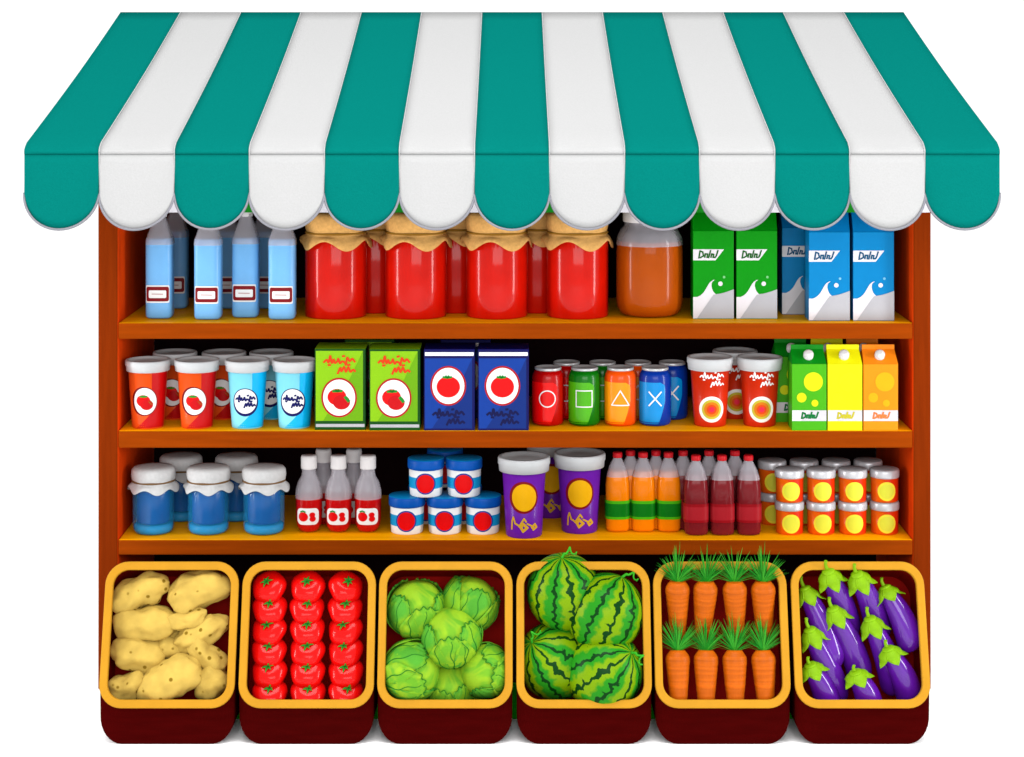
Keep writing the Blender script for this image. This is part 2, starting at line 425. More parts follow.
# ------------------------------------------------------------------ cartons
def make_milk(c1, c2, word):
    t = thing('milk_carton', 'carton', 'milk cartons on the top shelf')
    W, H, D, G = 40.5*k, 88*k, 29*k, 27*k
    paper = mat('carton_' + word, c1, 0.4, spec=0.2, var=0.04, gain=.56); paper_d = mat('carton_gable_' + word, c2, 0.4, spec=0.2, gain=.62)
    b = MB(); b.box(-W/2, W/2, -D/2, D/2, 0, H, paper); bevel(b.build('carton', t), .0015)
    b = MB()
    i = b.add([(-W/2,-D/2,H+.0002),(W/2,-D/2,H+.0002),(W/2,D/2,H+.0002),(-W/2,D/2,H+.0002),(-W/2,-.002,H+G),(W/2,-.002,H+G),(W/2,.002,H+G),(-W/2,.002,H+G),
               (-W/2,-.002,H+G+10*k),(W/2,-.002,H+G+10*k),(W/2,.002,H+G+10*k),(-W/2,.002,H+G+10*k)])
    for q in ((0,1,5,4),(2,3,7,6),(1,2,6,5),(3,0,4,7),(4,5,9,8),(6,7,11,10),(5,6,10,9),(7,4,8,11),(8,9,10,11)): b.face([i+j for j in q], paper_d)
    b.build('gable_top', t)
    sf = surf_flat(-D/2); b = MB()
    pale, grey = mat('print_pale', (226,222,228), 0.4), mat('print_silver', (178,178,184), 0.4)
    # splash: a pale swell with a curling crest, silver beyond it
    def yc(x):
        return .25 + .034*max(0, min(1, (x-.12)/.48)) if x < .6 else .284 + .054*((x-.6)/.4)**1.4
    cols = [i_/40 for i_ in range(41)]
    b.grid([[sf((x-.5)*W, .0015 if j == 0 else yc(x)*H, .0008) for x in cols] for j in (0, 1)], pale, False)
    cl = ((.25,.10,.62), (.268,.18,.60), (.29,.235,.535), (.315,.28,.49), (.345,.32,.465), (.375,.355,.45), (.405,.395,.455), (.425,.435,.475), (.443,.50,.53))
    b.sheet(sf, [(v_*H, (a_-.5)*W, (c_-.5)*W) for v_, a_, c_ in cl], pale, .0010)
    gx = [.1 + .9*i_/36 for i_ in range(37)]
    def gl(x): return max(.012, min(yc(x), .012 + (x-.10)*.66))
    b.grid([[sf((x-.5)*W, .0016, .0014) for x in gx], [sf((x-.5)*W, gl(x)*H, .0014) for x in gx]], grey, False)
    b.build('front_print', t); b = MB()
    b.sheet(sf, [(.665*H, -.5*W, .05*W), (.79*H, -.5*W, .26*W)], pale, .0008)
    for u_, v_, r_, m_ in ((.17, .40, .055, pale), (.26, .475, .032, mat('print_droplet_'+word, tuple(int((a+235)/2) for a in c1), .4))):
        dp_ = MB(); dp_.disc(sf, u_*W, v_*H, r_*W, m_, .0008); dp_.build('droplet', t)
    script_word(b, sf, -.36*W, .12*W, .69*H, .775*H, mat('print_word_'+word, tuple(int(a*.55) for a in c1), .4), .0014, 1.5*k)
    b.build('logo', t)
    return t
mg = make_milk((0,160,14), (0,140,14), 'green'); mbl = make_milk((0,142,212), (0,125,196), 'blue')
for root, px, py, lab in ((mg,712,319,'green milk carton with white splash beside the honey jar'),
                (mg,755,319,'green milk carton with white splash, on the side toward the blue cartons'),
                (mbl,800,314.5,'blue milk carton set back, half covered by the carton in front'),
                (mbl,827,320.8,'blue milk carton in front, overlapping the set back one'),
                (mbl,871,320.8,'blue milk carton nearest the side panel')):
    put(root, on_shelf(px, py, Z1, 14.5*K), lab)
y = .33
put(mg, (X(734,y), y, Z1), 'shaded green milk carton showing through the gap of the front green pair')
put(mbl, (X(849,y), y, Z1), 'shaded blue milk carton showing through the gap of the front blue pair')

# ------------------------------------------------------------------ cups with lids
def make_cup(name, cat, group, R_top, R_bot, Hb, R_lid, H_lid, body, label_fn, shade_swoosh=None):
    t = thing(name, cat, group)
    pr = [(R_bot*.96,0), (R_bot,1*k), (R_bot+(R_top-R_bot)*.1, Hb*.1), (R_top, Hb)]
    b = MB(); b.lathe(pr, body, 56)
    sf = surf_lathe(pr)
    if shade_swoosh:  # stylised shading of the cup's right side, laid on as a second colour
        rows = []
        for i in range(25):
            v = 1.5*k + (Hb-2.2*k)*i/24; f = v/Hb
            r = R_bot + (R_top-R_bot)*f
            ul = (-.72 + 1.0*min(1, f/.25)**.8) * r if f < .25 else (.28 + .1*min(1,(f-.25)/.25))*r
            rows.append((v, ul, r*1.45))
        b.sheet(sf, rows, shade_swoosh, .0003, 14)
    b.build('cup', t)
    b = MB()
    z0 = Hb - 2*k
    b.lathe([(R_top+.6*k, z0), (R_lid*.95, z0+.4*k), (R_lid*.97, z0+H_lid*.45), (R_lid, z0+H_lid*.55), (R_lid, z0+H_lid*.9), (R_lid*.97, z0+H_lid), (R_lid*.86, z0+H_lid*.99), (R_lid*.83, z0+H_lid*.86), (R_lid*.3, z0+H_lid*.86)], LID, 64)
    b.build('lid', t)
    b = MB(); label_fn(b, sf, Hb); b.build('label', t)
    return t
def lab_tomato(b, sf, H):
    b.disc(sf, -1*k, 28*k, 13.4*k, mat('print_dark_red', (120,0,10), .4), .0007, 14.6*k)
    b.disc(sf, 0, 28*k, 11.6*k, WHT, .0011, 13.4*k); tomato_print(b, sf, 0, 28*k, 11*k, .0016)
def lab_script(b, sf, H):
    b.disc(sf, 0, 27*k, 13.2*k, NAVY, .0007, 14*k); b.disc(sf, 0, 28*k, 11.6*k, WHT, .0011, 12.2*k)
    scribble(b, sf, -9.5*k, 10*k, 21.5*k, 34*k, NAVY, .0016, 1.7*k)
cup_grp = 'lidded cups at the end of the middle shelf'
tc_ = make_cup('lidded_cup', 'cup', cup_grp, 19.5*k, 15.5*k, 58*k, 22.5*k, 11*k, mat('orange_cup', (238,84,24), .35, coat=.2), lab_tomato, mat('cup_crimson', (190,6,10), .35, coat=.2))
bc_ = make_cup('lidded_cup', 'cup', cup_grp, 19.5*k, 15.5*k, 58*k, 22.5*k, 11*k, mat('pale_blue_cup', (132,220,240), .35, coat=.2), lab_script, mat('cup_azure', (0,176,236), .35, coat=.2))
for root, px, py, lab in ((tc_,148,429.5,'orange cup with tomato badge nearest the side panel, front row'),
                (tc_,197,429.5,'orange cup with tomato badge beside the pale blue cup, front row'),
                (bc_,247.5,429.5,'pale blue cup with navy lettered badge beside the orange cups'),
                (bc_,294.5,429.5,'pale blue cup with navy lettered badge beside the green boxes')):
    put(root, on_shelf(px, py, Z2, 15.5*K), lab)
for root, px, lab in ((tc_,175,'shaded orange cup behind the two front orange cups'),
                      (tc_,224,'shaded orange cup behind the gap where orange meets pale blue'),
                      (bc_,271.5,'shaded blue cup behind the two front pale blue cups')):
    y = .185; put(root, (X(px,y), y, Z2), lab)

# ------------------------------------------------------------------ paper boxes
def make_box(kind):
    t = thing('tomato_box', 'box', 'tomato boxes on the middle shelf')
    W, H, D = 50*k, 80*k, 42*k
    if kind == 'green':
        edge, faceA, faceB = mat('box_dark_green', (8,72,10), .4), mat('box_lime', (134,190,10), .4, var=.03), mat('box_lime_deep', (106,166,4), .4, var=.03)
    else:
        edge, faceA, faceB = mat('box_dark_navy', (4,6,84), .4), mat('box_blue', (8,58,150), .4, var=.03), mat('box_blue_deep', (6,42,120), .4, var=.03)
    b = MB(); b.box(-W/2, W/2, -D/2, D/2, 0, H, edge, faceA if kind == 'green' else edge); bevel(b.build('carton', t), .0012)
    sf = surf_flat(-D/2); b = MB()
    if kind == 'green':
        v0, v1, cy = 9*k, 78*k, 32*k
        b.sheet(sf, [(3*k, -24*k, 24*k), (6*k, -24*k, 24*k)], mat('print_silver', (178,178,184), .4), .0006)
    else:
        v0, v1, cy = 2*k, 71*k, 44*k
        b.sheet(sf, [(73.5*k, -24*k, 24*k), (77*k, -24*k, 24*k)], WHT, .0006)
    b.sheet(sf, [(v0, -24*k, 22.5*k), (v1, -24*k, 22.5*k)], faceA, .0006)
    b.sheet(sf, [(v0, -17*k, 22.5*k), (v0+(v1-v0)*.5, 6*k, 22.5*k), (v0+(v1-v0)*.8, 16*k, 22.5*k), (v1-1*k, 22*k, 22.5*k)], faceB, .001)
    rim_ = mat('print_crimson', (176,24,26), .4)
    b.disc(sf, -1*k, cy, 17.6*k, rim_, .0014, 19.6*k); b.disc(sf, -1*k, cy, 15.8*k, WHT, .0018, 17.8*k)
    if kind == 'green':
        tomato_print(b, sf, -1*k, cy, 15*k, .0023, True)
        scribble(b, sf, -16*k, 15*k, 55*k, 73*k, mat('print_vermilion', (214,60,8), .4), .0014, 2*k)
    else:
        b.disc(sf, -1*k, cy-1*k, 11.5*k, RED, .0023, 10.4*k)
        for a in (-.9, -.3, .3, .9): b.stroke(sf, [(-2*k, cy+8*k), (-2*k + 5*k*math.sin(a), cy+8.6*k+2.6*k*math.cos(a)-1.6*k)], 2*k, GRN, .0028)
        scribble(b, sf, -16*k, 15*k, 5*k, 21*k, mat('print_midnight', (4,10,70), .4), .0014, 2.1*k)
    b.build('front_print', t)
    return t
gb, bb = make_box('green'), make_box('blue')
for root, px, py, lab in ((gb,342,430,'lime green box with tomato badge beside the pale blue cups'),
                (gb,396,430.5,'lime green box with tomato badge beside the dark blue box'),
                (bb,450,431,'dark blue box with tomato badge beside the lime green boxes'),
                (bb,503.5,431,'dark blue box with tomato badge beside the row of cans')):
    o = put(root, on_shelf(px, min(py, 430.5), Z2, 21*K), lab)
y = .215
put(gb, (X(371,y), y, Z2), 'lime green box at the back, its top edge above the front green pair')
put(bb, (X(466,y), y, Z2), 'dark blue box at the back, its white stripe above the front blue pair')

# ------------------------------------------------------------------ cans
alu = mat('can_lid', (200,202,204), 0.3, metal=0.35, spec=0.5, var=.03)
def make_can(word, c_dark, c_mid, sym):
    t = thing('drink_can', 'can', 'drink cans on the middle shelf')
    pr = [(12*k,0), (15*k,1.4*k), (16*k,4*k), (16.2*k,30*k), (16*k,47*k), (15.2*k,51*k), (12.8*k,55*k)]
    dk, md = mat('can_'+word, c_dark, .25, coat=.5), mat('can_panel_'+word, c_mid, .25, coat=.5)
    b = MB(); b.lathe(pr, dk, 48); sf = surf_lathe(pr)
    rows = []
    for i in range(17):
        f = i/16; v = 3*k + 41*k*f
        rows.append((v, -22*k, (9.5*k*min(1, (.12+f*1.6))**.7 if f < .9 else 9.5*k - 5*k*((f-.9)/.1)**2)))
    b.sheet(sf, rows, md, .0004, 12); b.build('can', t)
    b = MB(); b.lathe([(12.9*k,54.6*k), (13.4*k,55.4*k), (13.4*k,57.2*k), (12.4*k,57.6*k), (11.6*k,56.4*k), (3*k,56.4*k)], alu, 48); b.build('lid', t)
    b = MB(); cx, cy, r, wd, off = -1*k, 28*k, 8*k, 1.1*k, .0012
    if sym == 'o': pts = [(cx+r*math.cos(2*PI*i/28), cy+r*math.sin(2*PI*i/28)) for i in range(29)]
    elif sym == 's': pts = [(cx-r,cy-r),(cx+r,cy-r),(cx+r,cy+r),(cx-r,cy+r),(cx-r,cy-r)]
    elif sym == 't': pts = [(cx-r*1.1,cy-r*.8),(cx+r*1.1,cy-r*.8),(cx,cy+r),(cx-r*1.1,cy-r*.8)]
    if sym == 'x':
        b.stroke(sf, [(cx-r*.75,cy-r*.85),(cx,cy),(cx+r*.75,cy+r*.85)], wd*1.2, WHT, off); b.stroke(sf, [(cx-r*.75,cy+r*.85),(cx,cy),(cx+r*.75,cy-r*.85)], wd*1.2, WHT, off+.0001)
    else: b.stroke(sf, pts, wd, WHT, off)
    b.build('symbol', t)
    return t
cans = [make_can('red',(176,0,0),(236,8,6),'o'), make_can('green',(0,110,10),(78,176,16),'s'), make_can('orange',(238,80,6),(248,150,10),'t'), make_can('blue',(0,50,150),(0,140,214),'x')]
nm = [('red can', 'circle'), ('green can', 'square'), ('orange can', 'triangle'), ('blue can', 'cross')]
for (root, px, n_) in zip(cans, (548,584.5,620.5,655), nm):
    put(root, on_shelf(px, 427, Z2, 15*K), 'front row %s marked with a white %s outline' % n_)
for (root, px, n_) in zip(cans, (566.5,602.5,638,672), nm):
    y = .175; put(root, (X(px,y), y, Z2), 'back row %s partly hidden behind the can with the same white %s' % n_)

# ------------------------------------------------------------------ rust cups with ringed badge
def lab_rings(b, sf, H):
    scribble(b, sf, -12*k, 13*k, 40*k, 55*k, WHT, .0007, 1.25*k)
    for i, (r, c) in enumerate(((13,(246,244,236)), (9.8,(196,182,50)), (7.4,(214,120,10)), (4.8,(222,70,10)), (2.6,(236,40,70)))):
        b.disc(sf, 0, 18*k, r*k, mat('print_ring_%s' % 'abcde'[i], c, .4), .0007 + .0004*i)
rc_ = make_cup('paper_cup', 'cup', 'rust red cups on the middle shelf', 19.5*k, 16*k, 57.5*k, 23*k, 12.5*k, mat('rust_cup', (206,44,12), .35, coat=.2), lab_rings)
put(rc_, on_shelf(710, 427.5, Z2, 16*K), 'rust red cup with ringed badge beside the blue can')
put(rc_, on_shelf(759.5, 427.5, Z2, 16*K), 'rust red cup with ringed badge beside the green juice cartons')
y = .195; put(rc_, (X(735,y), y, Z2), 'shaded rust red cup behind the gap between the front rust pair')

# ------------------------------------------------------------------ juice cartons
def make_juice(word, cb, cg, cd):
    t = thing('juice_carton', 'carton', 'juice cartons on the middle shelf')
    W, H, D, G = 34*k, 65.5*k, 30*k, 12.5*k
    body, gab = mat('juice_'+word, cb, .4, var=.03), mat('juice_gable_'+word, cg, .4, var=.03)
    b = MB(); b.box(-W/2, W/2, -D/2, D/2, 0, H, body); bevel(b.build('carton', t), .0012)
    b = MB(); W2 = W*.47
    i = b.add([(-W/2,-D/2,H+.0002),(W/2,-D/2,H+.0002),(W/2,D/2,H+.0002),(-W/2,D/2,H+.0002),(-W2,-.0025,H+G),(W2,-.0025,H+G),(W2,.0025,H+G),(-W2,.0025,H+G),
               (-W2,-.0025,H+G+4.5*k),(W2,-.0025,H+G+4.5*k),(W2,.0025,H+G+4.5*k),(-W2,.0025,H+G+4.5*k)])
    for q in ((0,1,5,4),(2,3,7,6),(1,2,6,5),(3,0,4,7),(4,5,9,8),(6,7,11,10),(5,6,10,9),(7,4,8,11),(8,9,10,11)): b.face([i+j for j in q], gab)
    b.build('gable_top', t)
    b = MB(); n_ = Vector((0, -G, D/2)).normalized()        # screw cap on the sloping front of the gable
    cpos = Vector((0, -D/4-.001, H + G*.5))
    b.lathe([(4.8*k,-1*k), (5*k,1.5*k), (4.9*k,4.5*k), (4*k,6*k), (2*k,6.8*k)], capw, 28)
    q = Vector((0,0,1)).rotation_difference(n_); b.v = [q @ p + cpos for p in b.v]
    b.build('screw_cap', t)
    b = MB(); sf = surf_flat(-D/2)
    dots = mat('juice_dot_'+word, cd, .4)
    for u_, v_, r_ in ((4,48,9.4), (-7.5,32.5,4.8), (5.5,27,3.4)): b.disc(sf, u_*k, v_*k, r_*k, dots, .0007)
    b.sheet(sf, [(9.5*k, -16.8*k, 16.8*k), (20*k, -16.8*k, 16.8*k)], mat('print_pale', (226,222,228), .4), .0007)
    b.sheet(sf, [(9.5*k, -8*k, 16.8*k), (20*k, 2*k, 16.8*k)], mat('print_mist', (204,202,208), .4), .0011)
    script_word(b, sf, -7.5*k, 9*k, 12*k, 18*k, mat('juice_word_'+word, {'green':(0,110,50), 'yellow':(190,180,40), 'orange':(220,120,60)}[word], .4), .0016, 1.7*k)
    b.build('front_print', t)
    return t
jc = [make_juice('green',(70,170,14),(0,134,22),(214,222,10)), make_juice('yellow',(236,232,4),(240,236,10),(216,214,6)), make_juice('orange',(250,140,12),(250,136,20),(228,168,8))]
jn = ('green', 'yellow', 'orange')
for root, px, c in zip(jc, (807,842.5,878), jn):
    put(root, on_shelf(px, 430.6, Z2, 15*K), 'front row %s juice carton with round white cap' % c)
for root, px, c in zip(jc, (790,826.5,862), jn):
    y = .155; put(root, (X(px,y), y, Z2), 'back row %s juice carton, its white cap peeking past the front carton' % c)

# ------------------------------------------------------------------ lower shelf: blue jars
glassb = mat('blue_glass', (40,150,210), 0.12, coat=1.6, var=.02, alpha=.24, gain=1.0)
jamb = mat('blue_preserve', (28,36,140), 0.2, coat=.6, var=.06)
whitecloth = mat('white_cloth', (222,222,222), 0.85, spec=.05, var=.05, scale=120, bump=.3, gain=.6)
def make_blue_jar():
    t = thing('preserve_jar', 'jar', 'white topped blue jars on the lower shelf')
    out = [(15*k,0), (18*k,.8*k), (20.2*k,4*k), (20.6*k,8*k), (20.6*k,46*k), (19*k,52*k), (17*k,55*k)]
    b = MB(); b.lathe(out, glassb, 56, cap=True); b.build('jar', t)
    b = MB(); b.lathe([(14*k,10*k), (16*k,11*k), (16.6*k,13*k), (16.6*k,47*k), (15*k,51*k)], jamb, 56); b.lathe([(15*k,.6*k), (18*k,1.6*k), (19.4*k,4*k), (19.4*k,8.6*k), (17*k,9.6*k)], mat('jar_base_blue', (52,150,204), .2), 56); b.build('preserve', t)
    b = MB(); cloth_cover(b, 24.6*k, 66*k, 51.5*k, 43.5*k, whitecloth, 20.5*k, 2.4*k, 6, 2.8, 22.0*k); b.build('cloth_cover', t)
    b = MB(); b.lathe([(20.6*k,51*k), (21.6*k,51.3*k), (21.6*k,52.6*k), (20.6*k,53*k)], mat('brown_string', (120,90,60), .8), 56, cap=False); b.build('string', t)
    return t
bj = make_blue_jar()
for px, lab in ((153.5,'white topped blue jar nearest the side panel, front row'), (208.5,'white topped blue jar in the middle of the front three'), (264,'white topped blue jar beside the red sauce bottles, front row')):
    put(bj, on_shelf(px, 536.5, Z3, 19*K), lab, (0,0,random.uniform(-.2,.2)))
for px, lab in ((181,'shaded blue jar behind the gap nearest the side panel'), (236.5,'shaded blue jar behind the gap nearest the sauce bottles')):
    y = .225; put(bj, (X(px,y), y, Z3), lab)

# ------------------------------------------------------------------ sauce bottles
sauce = mat('red_sauce', (196,12,14), .2, coat=.6, var=.05)
def make_sauce():
    t = thing('sauce_bottle', 'bottle', 'red sauce bottles on the lower shelf')
    out = [(6*k,0), (10*k,1.5*k), (12.5*k,6*k), (13.6*k,13*k), (13.8*k,34*k), (13.2*k,42*k), (11*k,50*k), (7.6*k,56*k), (7*k,60*k), (7*k,66*k)]
    b = MB(); b.lathe(out, glass, 48, cap=False, mats=[clear]*4+[glass]*5); b.build('bottle', t)
    b = MB(); b.lathe([(5.6*k,.6*k), (9.6*k,2*k), (12*k,6.4*k), (13*k,13*k), (13.2*k,34*k), (13.1*k,36*k)], sauce, 48); b.build('sauce', t)
    b = MB(); b.lathe([(7.8*k,63*k), (8*k,64*k), (8*k,74*k), (7.4*k,76*k), (3*k,76.2*k)], capw, 36); b.build('cap', t)
    b = MB(); sf = surf_lathe(out)
    b.rrect(sf, -11.8*k, 11.8*k, 9.5*k, 26*k, 5*k, WHT, .0007)
    b.disc(sf, -4.6*k, 17.5*k, 5*k, RED, .0012, 4.6*k); b.disc(sf, 4.6*k, 19.4*k, 3*k, RED, .0012, 2.6*k); b.disc(sf, 5*k, 15.4*k, 3.2*k, RED, .0012, 2.8*k)
    b.stroke(sf, [(-7*k,22.4*k), (-4.6*k,23.4*k), (-2.4*k,22.4*k)], 1.4*k, GRN, .0017)
    b.build('label', t)
    return t
sb = make_sauce()
for px, lab in ((309,'red sauce bottle with white cap beside the blue jars, front row'), (338.5,'red sauce bottle with white cap in the middle of the front three'), (368,'red sauce bottle with white cap beside the blue lidded tubs, front row')):
    put(sb, on_shelf(px, 534.5, Z3, 13*K), lab)
for px, lab in ((323.5,'clear necked sauce bottle behind the gap nearest the blue jars'), (354,'clear necked sauce bottle behind the gap nearest the lidded tubs')):
    y = .17; put(sb, (X(px,y), y, Z3), lab)

# ------------------------------------------------------------------ blue lidded tubs
def make_tub():
    t = thing('food_tub', 'tub', 'stacked blue lidded tubs')
    pr = [(15*k,0), (16*k,1*k), (16.6*k,10*k), (17*k,28*k)]
    b = MB(); b.lathe(pr, WHT, 48); sf = surf_lathe(pr); b.build('tub', t)
    bl = mat('tub_band', (18,150,210), .35)
    b = MB(); b.sheet(sf, [(8.5*k, -26*k, 26*k), (19.5*k, -26*k, 26*k)], bl, .0006, 24)
    b.disc(sf, 0, 14*k, 10.4*k, mat('tub_ring', (10,60,150), .35), .0011, 10.6*k); b.disc(sf, 0, 14*k, 8.8*k, RED, .0016, 9.2*k); b.build('label', t)
    top, side = mat('tub_lid_top', (8,140,206), .35), mat('tub_lid', (4,84,178), .35)
    b = MB(); b.lathe([(17*k,26.6*k), (18*k,27*k), (18.4*k,29*k), (18.4*k,35*k), (18*k,36.6*k), (17.4*k,36.9*k), (4*k,36.9*k)], side, 48, mats=[side]*4+[top]*2); b.build('lid', t)
    return t
tb = make_tub()
fy = on_shelf(445, 535.5, Z3, 16.5*K)[1]
for px, lab in ((407,'bottom row blue lidded tub beside the red sauce bottles'), (445,'bottom row blue lidded tub between two others'), (483,'bottom row blue lidded tub beside the purple cups')):
    put(tb, (X(px,fy), fy, Z3), lab)
for px, lab in ((426,'blue lidded tub stacked on top, nearer the sauce bottles'), (464,'blue lidded tub stacked on top, nearer the purple cups')):
    put(tb, (X(px,fy), fy, Z3+37.1*K), lab)
y = fy + .115
for px, lab in ((426,'shaded back tub seen through the bottom gap nearer the sauce bottles'), (464,'shaded back tub seen through the bottom gap nearer the purple cups')):
    put(tb, (X(px,y), y, Z3), lab)
put(tb, (X(445,y), y, Z3+37.1*K), 'rear top tub whose blue lid rises behind the stacked pair')

# ------------------------------------------------------------------ purple cups
def lab_gold(b, sf, H):
    b.disc(sf, -.5*k, 41*k, 15*k, MAROON, .0008, 16*k); b.disc(sf, 0, 41*k, 12.4*k, mat('print_gold', (238,176,6), .4), .0013, 13.6*k)
    gm = mat('print_mustard', (214,164,40), .4)
    for q, wd in (([(-13,9),(-12.5,17),(-11,21)],1.8), ([(-11,21),(-9,15),(-3,12)],1.8), ([(-5,12),(0,20),(2,17)],1.7), ([(-3,11),(-1,15),(3,11),(-1,7.5),(-3,11)],2.6), ([(3,15),(9,12)],1.6), ([(8,11.5),(11,14),(13,11),(9.5,9),(8,11.5)],2.4)):
        b.stroke(sf, [(u_*k, v_*k) for u_, v_ in q], wd*k, gm, .0008)
pc_ = make_cup('paper_cup', 'cup', 'purple cups on the lower shelf', 21.5*k, 17.8*k, 66*k, 26*k, 14*k, mat('purple_cup', (106,26,160), .35, coat=.2), lab_gold)
put(pc_, on_shelf(524, 539, Z3, 18*K), 'purple cup with gold disc standing forward beside the lidded tubs')
put(pc_, on_shelf(579.5, 534.5, Z3, 18*K), 'purple cup with gold disc beside the orange drink bottles')
y = .27; put(pc_, (X(551,y), y, Z3), 'shaded purple cup behind the gap between the front purple pair')

# ------------------------------------------------------------------ soda bottles
capr = mat('cap_red', (206,26,36), .35)
def make_soda(word, liquid, bands):
    t = thing('drink_bottle', 'bottle', 'drink bottles on the lower shelf')
    out = [(9.5*k,0), (11.6*k,1*k), (12.4*k,4*k), (12.4*k,46*k), (11.2*k,55*k), (8.4*k,64*k), (4.4*k,72*k), (3.8*k,74*k)]
    b = MB(); b.lathe(out, glass, 40, 3.0, cap=False, mats=[clear]*4+[glass]*3); b.build('bottle', t)
    lq = mat('drink_'+word, liquid, .15, coat=.4, spec=.15, var=.05)
    b = MB(); b.lathe([(9.2*k,.5*k), (11.2*k,1.4*k), (11.95*k,4.2*k), (11.95*k,46*k), (10.8*k,55*k), (9*k,60.5*k)], lq, 40, 3.0); b.build('drink', t)
    b = MB()
    (ce, cm) = bands; me_, mm = mat('wrap_edge_'+word, ce, .35), mat('wrap_'+word, cm, .35)
    b.lathe([(12.75*k,13.5*k), (12.75*k,16*k), (12.75*k,29*k), (12.75*k,32*k)], mm, 40, 3.0, mats=[me_, mm, me_], cap=False); b.build('label', t)
    b = MB(); b.lathe([(4.6*k,73*k), (4.8*k,74*k), (4.8*k,77.4*k), (4*k,78.4*k)], capr, 28); b.build('cap', t)
    return t
so, scl = make_soda('orange', (244,130,0), ((70,176,10), (2,116,16))), make_soda('cola', (122,28,34), ((150,8,20), (170,30,40)))
for root, px, py, lab in ((so,617.5,533,'orange drink bottle beside the purple cup, front row'), (so,643,533,'orange drink bottle in the middle of the front three'), (so,668.5,533,'orange drink bottle beside the dark cola bottles, front row'),
        (scl,696,536.5,'dark cola bottle beside the orange drinks, front row'), (scl,722,536.5,'dark cola bottle in the middle of the front three'), (scl,748.5,536.5,'dark cola bottle beside the small orange tins, front row')):
    put(root, on_shelf(px, py, Z3, 12*K), lab)
y = .125
for root, px, lab in ((so,630.5,'shaded orange drink bottle behind the gap nearest the purple cup'), (so,656,'shaded orange drink bottle behind the gap nearest the cola'),
        (scl,683,'shaded cola bottle behind the gap where orange drinks meet cola'), (scl,709,'shaded cola bottle behind the first two front colas from the orange'), (scl,735,'shaded cola bottle behind the two front colas nearest the tins')):
    put(root, (X(px,y), y, Z3), lab)

# ------------------------------------------------------------------ small orange tins, two high
tinlid = mat('tin_lid', (206,206,210), .3, metal=.3, spec=.5, var=.03)
def make_tin():
    t = thing('small_tin', 'tin', 'small orange tins stacked two high')
    pr = [(12.6*k,0), (13.4*k,1*k), (13.6*k,24*k)]
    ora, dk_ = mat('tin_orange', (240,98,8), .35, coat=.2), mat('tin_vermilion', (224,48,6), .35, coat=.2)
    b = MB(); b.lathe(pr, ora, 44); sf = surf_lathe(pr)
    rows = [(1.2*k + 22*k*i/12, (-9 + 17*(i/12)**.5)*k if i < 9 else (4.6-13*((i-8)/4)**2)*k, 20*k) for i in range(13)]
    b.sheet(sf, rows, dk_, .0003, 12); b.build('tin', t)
    b = MB(); b.disc(sf, 0, 11.5*k, 9.4*k, mat('print_lemon', (246,232,60), .4), .0008); b.disc(sf, 0, 11.5*k, 7.2*k, mat('print_lime_yellow', (226,226,66), .4), .0012); b.build('label', t)
    b = MB(); b.lathe([(13.7*k,23.6*k), (14.5*k,24*k), (14.6*k,25*k), (14.6*k,30*k), (14*k,31.6*k), (13.2*k,31.9*k), (3*k,31.9*k)], tinlid, 44); b.build('lid', t)
    return t
tn = make_tin()
fy = on_shelf(850, 535.5, Z3, 13*K)[1]; by = fy + .105
order = ('nearest the cola bottles', 'second from the cola bottles', 'second from the side panel', 'nearest the side panel')
for lev, lname in ((0, 'lower'), (1, 'upper')):
    for px, on in zip((789.5,821,852.5,884.5), order):
        put(tn, (X(px,fy), fy, Z3 + lev*32.1*K), 'small orange tin, front stack %s, %s level' % (on, lname))
    for px, on in zip((772,804,836,868), order):
        put(tn, (X(px,by), by, Z3 + lev*32.1*K), 'small orange tin, shaded back stack %s, %s level' % (on, lname))

# ------------------------------------------------------------------ crates
CY0, CY1 = -0.392, -0.292                       # near and far edge of the tilted rim
CZ0, CZ1 = Z(708, CY0), Z(562, CY1)
cr_body = mat('crate_maroon', (96,2,4), .5, spec=.0, var=.14, scale=10, stretch=(1,4,8), gain=.27)
cr_in = mat('crate_inside', (132,16,12), .55, spec=.02, var=.15, scale=10, gain=1.3)
cr_rim = mat('crate_rim', (240,172,44), .45, spec=.15, var=.06, gain=.41)
YM, ZM = (CY0+CY1)/2, (CZ0+CZ1)/2
tilt = Vector((0, CY1-CY0, CZ1-CZ0)); RL = tilt.length; tu = tilt.normalized(); tn_ = Vector((0, -tu.z, tu.y))   # up the rim, outward normal
def rr_loop(w_, h_, r, n=8):
    pts = []
    for cx, cy, a0 in ((w_/2-r, -h_/2+r, -PI/2), (w_/2-r, h_/2-r, 0), (-w_/2+r, h_/2-r, PI/2), (-w_/2+r, -h_/2+r, PI)):
        for i in range(n+1): a = a0 + PI/2*i/n; pts.append((cx + r*math.cos(a), cy + r*math.sin(a)))
    return pts
CW = 133.6*(D0+YM)/(S*D0)
DROP = Vector((0, 0.004, -CZ0 + 0.001)); BACK = lambda p: Vector((0, 0.145, -0.072*(0.5 + p[1]/RL)))
